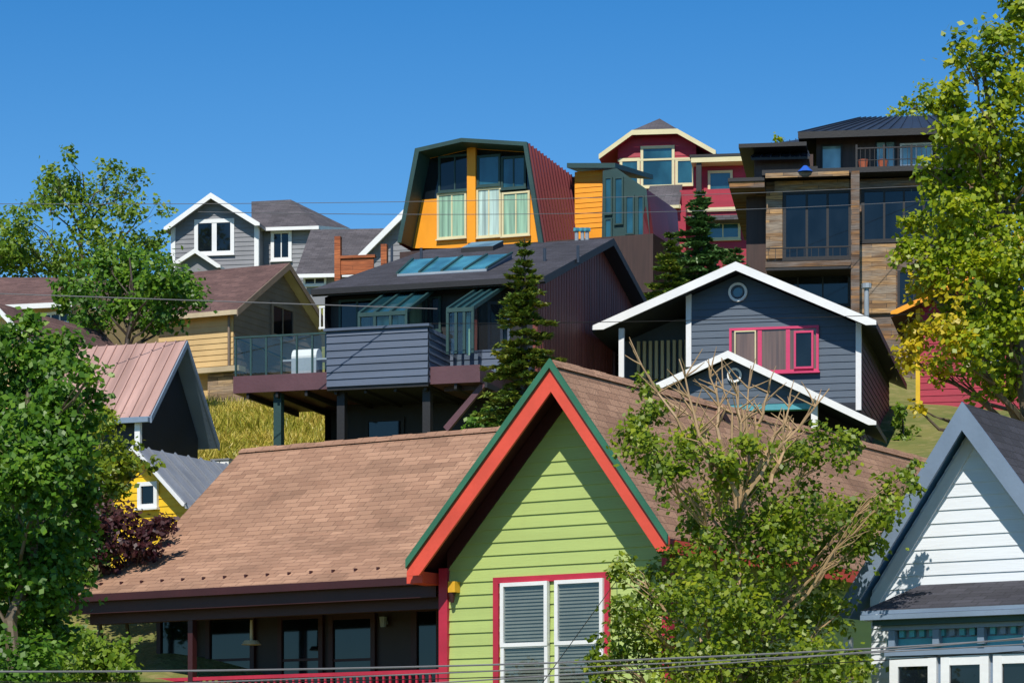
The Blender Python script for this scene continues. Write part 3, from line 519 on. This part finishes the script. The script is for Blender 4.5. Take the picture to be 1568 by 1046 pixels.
# ================================================================ DARK ROOF HOUSE
d=B('beige_dark_roof_house',548,108,-12,20.)
A=d.fy(650,290,0);L=d.fy(546,394,0);R=d.fy(750,385,0); d.gable(A,L,R,0,6,.14,'greysh','white',.28)
d.gwall('gable_wall',A,L,R,L[0]+.3,R[0]-.3,.4,19,.15,'grey',.2,back=5)
f=[d.p3(476,352,3.5),d.p3(590,350,3.5),d.p3(552,418,-.5),d.p3(452,420,-.5)]; d.ext('wing_roof',f,(0,0,-.14),'greysh','white'); d.box('wing_wall',f[3][0]+.3,f[2][0],0,3,18,f[3][2]+.0,'grey'); d.winp('window',-.01,465,424,500,438,'white','dgl',nx=2)
d.done()
# ================================================================ PINK METAL ROOF HOUSE
p=B('metal_roof_house',232,60,-20,8.)
ze=p.fy(232,637,0)[1]; yr,zr=1.7,p.fy(285,522,1.7)[1]; x1=p.fy(285,522,yr)[0]; x0=p.fy(105,525,yr)[0]
q0=((x0,yr,zr),(x1,yr,zr),(x1,0,ze),(x0,0,ze)); p.ext('roof',q0,(0,0,-.1),'pmetal','bgrey'); p.ribs('roof_seams',*q0,12,'pmetal',.025,.03)
yf,zf=p.fx(334,680,x1); p.ext('roof',[(x0,yr,zr),(x1,yr,zr),(x1,yf,zf),(x0,yf,zf)],(0,0,-.1),'pmetal','bgrey')
p.ext('barge_boards',[(x1+.003,0,ze),(x1+.003,yr,zr),(x1+.003,yr,zr-.14),(x1+.003,0,ze-.14)],(.04,0,0),'bgrey'); p.ext('barge_boards',[(x1+.003,yf,zf),(x1+.003,yr,zr),(x1+.003,yr,zr-.14),(x1+.003,yf,zf-.14)],(.04,0,0),'bgrey')
p.ext('gable_wall',[(x1-.35,.3,6),(x1-.35,yf-.3,6),(x1-.35,yf-.3,zf+.1),(x1-.35,yr,zr-.15),(x1-.35,.3,ze)],(x0-x1+.6,0,0),'navy')
p.rect('porch_post',.05,.15,206,640,214,700,'white'); p.box('gutter',x0,x1,-.1,-.003,ze-.13,ze-.03,'bgrey'); 
p.done()
# ================================================================ YELLOW HOUSE
d=B('yellow_house',205,55,-28,6.)
A=d.fy(205,683,0);R=d.fy(284,772,0);L=(2*A[0]-R[0]+.25,R[1]+.3); d.gable(A,L,R,0,4.5,.08,'gmetal','white',.08)
d.ribs('roof_seams',(A[0],0,A[1]),(A[0],4.5,A[1]),(R[0],4.5,R[1]),(R[0],0,R[1]),10,'gmetal')
d.gwall('wall',A,L,R,L[0]+.2,R[0]-.15,.3,5,.1,'mus',.15,.02,back=4); d.winp('window',.28,213,738,243,778,'white','dgl',tw=.08)
d.done()
d=B('utility_cabinet',336,64,-20,9.3); d.rect('cabinet',0,.3,323,704,350,724,'white'); d.rect('cabinet_lid',-.03,.33,322,702,351,704.5,'grey'); d.rect('cabinet_door_gap',-.01,0,335.5,706,336.5,723,'blk'); d.done()
# ================================================================ TERRAIN
prof=[(-3000,-2),(-60,0),(0,0),(30,.8),(43,2.2),(50,4),(56,6.3),(60,8),(65,9.8),(70,11.1),(75,12.3),(84,13.6),(95,17),(110,21.5),(125,24),(145,25.5),(175,25),(320,14),(4000,-10)]
def ground(x,y):
    z=float(np.interp(y,[a for a,_ in prof],[b for _,b in prof]))
    return z+ (.25*math.sin(x*.35+y*.2)+.15*math.sin(x*.9-y*.5) if 5<y<300 else 0)
xs_=[-4000,-1000,-300,-120]+[i*1.5 for i in range(-40,41)]+[120,300,1000,4000]
ys_=[-3000,-500,-60,-10]+[i*1.5 for i in range(0,120)]+[200,260,320,600,1500,4000]
V=[(x,y,ground(x,y)) for y in ys_ for x in xs_]; nx=len(xs_)
Fc=[(j*nx+i,j*nx+i+1,(j+1)*nx+i+1,(j+1)*nx+i) for j in range(len(ys_)-1) for i in range(nx-1)]
me=bpy.data.meshes.new('ground'); me.from_pydata(V,[],Fc); go=bpy.data.objects.new('hillside_ground',me); COL.objects.link(go)
gm,nt,bs=newmat('dry_grass_ground'); tc=N(nt,'ShaderNodeTexCoord').outputs['Object']
col=mixc(nt,(.20,.19,.05),(.09,.13,.02),ramp(nt,noise(nt,.35,tc,6),.35,.65)); col=mixc(nt,col,(.3,.24,.1),ramp(nt,noise(nt,3,tc,5),.5,.8)); nt.links.new(col,bs.inputs['Base Color']); bs.inputs['Roughness'].default_value=.95; bump(nt,bs,noise(nt,8,tc,6),.6,.1)
me.materials.append(gm); me.polygons.foreach_set('use_smooth',[True]*len(me.polygons))
# ================================================================ VEGETATION
LM={}
LM['olive']=leafmat('olive_leaves',[(.06,.11,.006),(.13,.21,.010),(.24,.32,.015),(.42,.44,.02)],.42)
LM['deep']=leafmat('deep_green_leaves',[(.022,.075,.006),(.06,.16,.010),(.12,.26,.016),(.27,.42,.03)],.42)
LM['mid']=leafmat('mid_green_leaves',[(.05,.12,.008),(.11,.21,.012),(.20,.31,.02),(.33,.41,.04)],.42)
LM['aspen']=leafmat('aspen_leaves',[(.06,.13,.006),(.19,.29,.010),(.38,.45,.012),(.58,.54,.014)],.45)
LM['yellow']=leafmat('yellow_leaves',[(.18,.20,.01),(.44,.40,.012),(.64,.50,.012),(.70,.52,.015)],.45)
LM['plum']=leafmat('plum_leaves',[(.03,.008,.012),(.06,.015,.02),(.09,.03,.03),(.05,.05,.02)])
LM['spruce']=leafmat('spruce_needles',[(.03,.07,.012),(.08,.15,.02),(.16,.22,.025),(.36,.32,.03)],.2)
LM['sprblue']=leafmat('blue_spruce_needles',[(.03,.08,.02),(.06,.14,.035),(.10,.20,.05),(.17,.25,.08)],.2)
LM['grass']=leafmat('grass_blades',[(.16,.20,.02),(.38,.38,.04),(.62,.50,.10),(.72,.54,.15)],.3)
def unit(a): return a/np.maximum(np.linalg.norm(a,axis=1,keepdims=True),1e-6)
def quads(C,Nn,size,asp=.6,dirs=None):
    n=len(C); a=dirs if dirs is not None else unit(np.cross(Nn,RNG.normal(size=(n,3)))); bb=unit(np.cross(Nn,a))
    s=(size*(RNG.uniform(.6,1.35,n)))[:,None]
    V=np.empty((n,4,3)); V[:,0]=C-a*s*.5; V[:,1]=C+bb*s*.5*asp; V[:,2]=C+a*s*.55+Nn*s*.08; V[:,3]=C-bb*s*.5*asp
    return V.reshape(-1,3)
def npmesh(name,V,mat,parent):
    n=len(V)//4; me=bpy.data.meshes.new(name); me.vertices.add(len(V)); me.vertices.foreach_set('co',V.astype(np.float32).ravel())
    me.loops.add(n*4); me.loops.foreach_set('vertex_index',np.arange(n*4,dtype=np.int32)); me.polygons.add(n); me.polygons.foreach_set('loop_start',np.arange(0,n*4,4,dtype=np.int32)); 
    me.update(calc_edges=True); me.validate(); me.materials.append(mat); o=bpy.data.objects.new(name,me); COL.objects.link(o); o.parent=parent; return o
def curve(p,q,sag,n=5,jit=.06):
    p=Vector(p);q=Vector(q); L=(q-p).length; o=[]
    for i in range(n+1):
        t=i/n; v=p.lerp(q,t); v.z+=sag*L*(t*(1-t)); 
        if 0<i<n: v+=Vector((random.uniform(-1,1),random.uniform(-1,1),random.uniform(-1,1)))*jit*L
        o.append(v)
    return o
def tree(name,Y,base,clumps,mat,size,dens=9,spread=1.5,bark='bark',tr=.12,twigs=4,mats2=None,subf=.3,per=70):
    e=bpy.data.objects.new(name,None); COL.objects.link(e)
    bp=at(base[0],base[1],Y); bp.z=ground(bp.x,bp.y)-.2
    cs=[]
    for c in clumps:
        u,v,r=c[:3]; y=Y+random.uniform(-spread,spread); cs.append((at(u,v,y),r*Y/F,c[3] if len(c)>3 else 0))
    topz=max(c.z for c,_,_ in cs); tx=sum(c.x for c,_,_ in cs)/len(cs)
    top=Vector((tx,Y,bp.z+(topz-bp.z)*.93)); tk=curve(bp,top,0,8,.02); fr=[]
    H=(top-bp).length; tube(fr,tk,[tr*(1-.85*i/8) for i in range(9)],bark,8)
    Vs={0:[],1:[]}
    for c,r,flag in cs:
        hd=math.hypot(c.x-top.x,c.y-Y); zt=max(bp.z+H*.12,c.z-hd*.9-.2*r); t=min(.98,(zt-bp.z)/max(.1,top.z-bp.z)); i=int(t*8); s=tk[i].lerp(tk[min(8,i+1)],t*8-i)
        L=(c-s).length; r0=max(.012,min(tr*.45,.03*L)*(1-t*.6)); cv=curve(s,c,.12,5,.05); tube(fr,cv,[r0*(1-.75*j/5) for j in range(6)],bark,5)
        n=max(20,int(dens*(r/size)**2)); ns=max(7,n//per)
        S=unit(RNG.normal(size=(ns,3)))*(RNG.uniform(0.05,1.1,(ns,1))**.5)*r*np.array([1.05,1,.95])
        for j in range(min(ns,twigs)): 
            q_=c+Vector(S[j])*.95; m0=cv[3]; tube(fr,curve(m0,q_,.1,3,.08),[r0*.3,r0*.22,r0*.14,r0*.06],bark,4)
        wts=RNG.uniform(.3,1,ns); wts/=wts.sum(); idx=RNG.choice(ns,n,p=wts); P=np.array(c)+S[idx]+RNG.normal(size=(n,3))*r*subf*np.array([1.1,1,.75])
        out=unit(P-np.array(c)); Nn=unit(out*.5+RNG.normal(size=(n,3))*.65+np.array([-.1,-.5,.6])); Vs[1 if flag else 0].append(quads(P,Nn,size,.75))
    npmesh('foliage',np.concatenate(Vs[0]),mat,e)
    if Vs[1]: npmesh('autumn_foliage',np.concatenate(Vs[1]),mats2,e)
    facemesh('trunk_and_limbs',fr,e); return e
def spruce(name,u,vt,vb,Y,rpx,mat,step=.17,nb=9,q=.16):
    e=bpy.data.objects.new(name,None); COL.objects.link(e); top=at(u,vt,Y); R=rpx*Y/F; zb=at(u,vb,Y).z; gz=ground(top.x,Y); fr=[]
    tube(fr,[(top.x,Y,gz-.2),(top.x,Y,(gz+top.z)/2),(top.x,Y,top.z)],[.02*(top.z-gz)+.03,.012*(top.z-gz)+.02,.01],'barkd',7)
    Vs=[];z=top.z-.1; Ht=top.z-zb
    while z>zb:
        f=(top.z-z)/Ht; Lm=R*(.06+.94*f**.8)
        for b in range(int(nb*(0.6+.6*f))):
            if random.random()<.1: continue
            a=random.uniform(0,6.283); L=Lm*random.choice((.5,.75,.95,1.05,1.2)); up=.25*(1-f)-.10; d=np.array([math.cos(a),math.sin(a)*.95,up]); n=int(14+70*L/ max(.3,q*4))
            t=RNG.uniform(.05,1,n)**.8; P=np.array([top.x,Y,z])+d*L*t[:,None]; P[:,2]-= .22*L*t**2 - .10*L*t**4; w=.28*L*(1-t*.7)
            side=np.array([-math.sin(a),math.cos(a),0]); sg=RNG.uniform(-1,1,n); P=P+side*(sg*w)[:,None]; P[:,2]-=np.abs(sg)*w*.35+RNG.uniform(0,.05,n)
            di=unit(d*.8+side*sg[:,None]*.9+RNG.normal(size=(n,3))*.3); Nn=unit(np.cross(di,np.cross(np.array([0,0,1.]),di))+RNG.normal(size=(n,3))*.5); Vs.append(quads(P,Nn,q,.42,di))
            ep=np.array([top.x,Y,z])+d*L*.8; ep[2]-=.1*L; 
            if random.random()<.5: tube(fr,[(top.x,Y,z),tuple(ep)],[.015+.01*f,.005],'barkd',4)
        z-=step*random.uniform(.6,1.5)
    npmesh('needles',np.concatenate(Vs),mat,e); facemesh('trunk',fr,e)
e=tree('front_aspen_tree',37,(1125,1100),[(1000,625,32),(962,670,34),(1002,700,42),(1060,668,28),(985,592,18),(1095,715,42),(1150,680,24),(1200,700,34),(1262,695,38),(1298,680,24),(1150,750,46),(1225,775,54),(1300,785,46),(1350,768,36),(1385,724,20),(1395,745,16),(1060,795,36),(1110,845,54),(1180,855,60),(1260,850,54),(1320,822,34),(948,872,24),(985,905,40),(955,935,28),(1060,915,56),(1140,935,58),(1220,935,56),(1285,940,32),(925,1000,28),(990,995,52),(1075,1010,66),(1165,1015,66),(1255,1010,50),(1310,1035,34),(930,1050,30),(1030,1070,60),(1150,1080,70),(1270,1080,60),(1030,735,30),(1180,800,42),(1100,770,34),(1040,870,30)],LM['olive'],.078,27,1.3,'barkl',.09,6)
fr=[]
for u0,v0,u1,v1 in ((1130,800,1105,548),(1130,780,1150,560),(1100,760,965,520),(1150,740,1225,600),(1140,760,1270,595),(1090,720,1040,550),(1110,700,1085,550),(1150,690,1180,580),(1130,900,1130,760),(1130,760,1060,640),(1140,700,1130,590),(1180,740,1215,640)):
    y=36.3+random.uniform(-.5,.5); p=at(u0,v0,y);q=at(u1,v1,y); cv=curve(p,q,-.05,6,.03); tube(fr,cv,[.034*(1-.8*i/6) for i in range(7)],'barkl',5)
    for i in (2,3,4,5):
        for _ in range(3): d_=Vector((random.uniform(-.35,.35),random.uniform(-.2,.2),random.uniform(.1,.4))); tube(fr,curve(cv[i],cv[i]+d_,0,2,.05),[.012,.009,.004],'barkl',4)
facemesh('bare_limbs',fr,e)
tree('left_cottonwood_tree',34,(10,1100),[(48,488,18),(18,530,40),(88,545,44),(140,570,22),(30,600,58),(100,620,48),(142,606,20),(15,690,62),(80,700,56),(115,755,36),(30,790,62),(92,830,48),(122,800,26),(15,880,62),(70,900,50),(25,970,58),(85,965,30),(20,1040,60),(-60,560,60),(-60,700,70),(-70,850,70),(-60,1000,70),(132,720,18),(60,560,40),(60,650,54),(50,750,54),(50,860,54),(100,680,40),(0,620,50)],LM['deep'],.085,44,1.2,'bark',.14,3)
tree('hilltop_tree',118,(120,470),[(105,238,16),(98,262,28),(100,300,40),(66,298,26),(48,340,36),(130,335,42),(172,256,18),(172,298,34),(212,276,20),(215,322,32),(234,362,20),(60,385,42),(120,390,45),(180,380,42),(28,375,34),(205,400,40),(90,420,40),(15,400,30),(150,425,40),(75,270,14)],LM['mid'],.19,17,2.5,'bark',.16,4)
tree('hilltop_shrub_tree',116,(-5,470),[(0,370,22),(-15,350,26),(5,400,24),(-30,400,40)],LM['mid'],.18,24,2)
tree('midslope_tree',77,(200,540),[(200,392,24),(160,405,24),(118,432,28),(240,418,34),(185,440,46),(262,455,40),(130,470,32),(222,485,34),(298,458,18),(98,462,18),(165,495,30),(205,420,36),(285,430,16),(250,490,20)],LM['deep'],.14,36,1.5,'barkd',.14,3)
tree('right_cottonwood_tree',56,(1600,1000),[(1465,75,24),(1500,105,40),(1450,140,24),(1425,162,16),(1540,55,34),(1558,18,26),(1550,130,48),(1480,180,44),(1530,215,52),(1452,228,28),(1418,262,20),(1445,290,38),(1505,290,52),(1562,300,55),(1398,345,26),(1450,362,46),(1520,378,58),(1402,392,30),(1440,440,40,1),(1505,460,52),(1562,450,50),(1430,505,38,1),(1395,548,24,1),(1480,545,46),(1540,560,48),(1440,570,20,1),(1505,590,26),(1560,600,28),(1600,80,60),(1640,180,70),(1620,320,70),(1660,450,70),(1620,560,60),(1580,240,50),(1600,20,40),(1412,440,20,1),(1460,500,38,1),(1405,625,12,1),(1550,390,50,1),(1470,425,44),(1520,520,46),(1475,330,40),(1500,240,40),(1480,500,44),(1540,490,50)],LM['aspen'],.125,34,1.6,'bark',.2,3,LM['yellow'])
tree('far_aspen_tree',128,(1400,260),[(1395,165,16),(1420,150,20),(1435,175,18),(1370,175,9),(1190,212,9),(1410,185,18)],LM['aspen'],.2,20,1)
tree('olive_shrub_tree',51,(150,820),[(95,640,28),(150,655,32),(188,690,30),(130,710,42),(85,710,36),(198,722,20),(165,650,24),(120,760,44),(232,708,12),(155,775,30),(175,745,22),(150,720,36),(170,700,28)],LM['olive'],.1,32,1,'bark',.06,4)
tree('plum_bush',50,(200,880),[(180,790,32),(225,800,28),(252,806,16),(205,820,30),(150,815,30),(130,790,28),(180,840,34),(225,828,24)],LM['plum'],.1,32,.6,'barkd',.05,2)
tree('porch_shrub',41,(100,1120),[(30,1000,48),(90,1010,46),(150,1005,38),(190,1032,24),(60,965,28),(130,1050,50),(30,1060,50),(195,1060,24),(130,975,20),(165,1000,30)],LM['mid'],.09,32,.8,'bark',.05,2)
tree('dark_background_shrub',50,(60,1000),[(20,860,60),(80,880,50),(60,800,50),(0,780,50),(110,860,38),(60,930,40),(100,820,40),(140,840,26)],LM['deep'],.11,32,.6,'barkd',.08,2)
tree('slope_hedge',72,(1385,660),[(1378,630,14),(1385,660,16),(1372,680,18),(1392,690,16)],LM['mid'],.12,32,.6,'barkd',.05,2)
spruce('spruce_tree',803,365,665,57,78,LM['spruce'],.15,9,.16)
spruce('blue_spruce_tree',1073,292,455,88,62,LM['sprblue'],.17,11,.25); spruce('blue_spruce_tree.001',1027,355,470,86,44,LM['spruce'],.17,10,.25); spruce('blue_spruce_tree.002',1125,378,470,86,50,LM['sprblue'],.17,10,.25)
tree('slope_shrub',62,(740,720),[(730,648,18),(760,640,22),(790,655,26),(760,670,22),(820,640,18)],LM['deep'],.1,34,.6,'barkd',.04,2)
# grass
e=bpy.data.objects.new('hillside_grass',None); COL.objects.link(e)
n=30000; yy=RNG.uniform(58,80,n); uu=RNG.uniform(290,560,n); xx=(uu-U0)/F*yy; zz_=np.array([ground(a,b) for a,b in zip(xx,yy)]); hh=RNG.uniform(.10,.34,n)*(.6+.6*(np.sin(xx*2.1)+np.sin(yy*1.7+xx)>0))
V=np.empty((n,4,3)); ang=RNG.uniform(0,6.28,n); w_=.02; lx=RNG.normal(size=n)*.14; ly=RNG.normal(size=n)*.14
C=np.stack([xx,yy,zz_],1); sd=np.stack([np.cos(ang),np.sin(ang),0*ang],1)*w_; tp_=C+np.stack([lx,ly,hh],1)
V[:,0]=C-sd;V[:,1]=C+sd;V[:,2]=tp_+sd*.3;V[:,3]=tp_-sd*.3
npmesh('grass_blades',V.reshape(-1,3),LM['grass'],e)
# ================================================================ POWER LINES
def ww(a,b,Y0,Y1,sag,r,mk='wire'):
    p=at(*a,Y0);q=at(*b,Y1); d=q-p; p=p-d*.3; q=q+d*.3; fr=[]; pts=[]
    for i in range(25):
        t=i/24; v=p.lerp(q,t); v.z-=4*sag*t*(1-t); pts.append(v)
    tube(fr,pts,[r]*25,mk,5); facemesh('power_line',fr)
ww((0,1006),(1568,958),30,33,.25,.011); ww((0,1046),(1568,978),30,33,.1,.008); ww((500,1046),(1568,968),30.5,32,.1,.008); ww((830,1046),(925,915),36,42,.0,.006,'black'); ww((0,1018),(1568,972),31,33,.3,.006,'black')
ww((0,450),(520,468),60,62,.0,.012); ww((0,302),(1200,285),75,88,.3,.009); ww((600,318),(1400,300),75,88,.3,.009); ww((860,490),(1568,470),62,60,.1,.008,'black')
# ================================================================ LIGHT, SKY, CAMERA
sd=Vector((-.2,-.98,0)).normalized(); el=math.radians(48); sv=Vector((sd.x*math.cos(el),sd.y*math.cos(el),math.sin(el)))
lt=bpy.data.lights.new('sun','SUN'); lt.energy=5.; lt.angle=math.radians(.5); lt.color=(1,.94,.84); lo=bpy.data.objects.new('sun',lt); lo.rotation_euler=sv.to_track_quat('Z','Y').to_euler(); COL.objects.link(lo)
wd=bpy.data.worlds.new('World'); scene.world=wd; wd.use_nodes=True; nt=wd.node_tree; bg=nt.nodes['Background']; sk=nt.nodes.new('ShaderNodeTexSky'); sk.sky_type='NISHITA'; sk.sun_disc=False
sk.sun_elevation=el; sk.sun_rotation=math.atan2(sd.x,sd.y)%(2*math.pi); sk.altitude=2100; sk.air_density=1.; sk.dust_density=0.; sk.ozone_density=4.
tc=N(nt,'ShaderNodeTexCoord'); sp=N(nt,'ShaderNodeSeparateXYZ'); nt.links.new(tc.outputs['Generated'],sp.inputs[0])
tn=mixc(nt,(.98,1.5,1.62),(.34,1.12,1.56),ramp(nt,sp.outputs[2],.15,.29))
tn=mixc(nt,tn,(.42,.72,.95),ramp(nt,sp.outputs[2],.35,.7))
tint=mixc(nt,sk.outputs[0],tn,1.,'MULTIPLY'); nt.links.new(tint,bg.inputs[0]); bg.inputs[1].default_value=.085
cam=bpy.data.cameras.new('camera'); co=bpy.data.objects.new('camera',cam); COL.objects.link(co); co.location=(0,0,CZ); co.rotation_euler=(math.radians(90),0,0)
cam.lens=F/1568*36; cam.sensor_width=36; cam.shift_y=(V0-523)/1568; cam.clip_end=9000; cam.clip_start=.5; scene.camera=co
scene.view_settings.view_transform='Standard'; scene.view_settings.look='None'; scene.view_settings.exposure=0
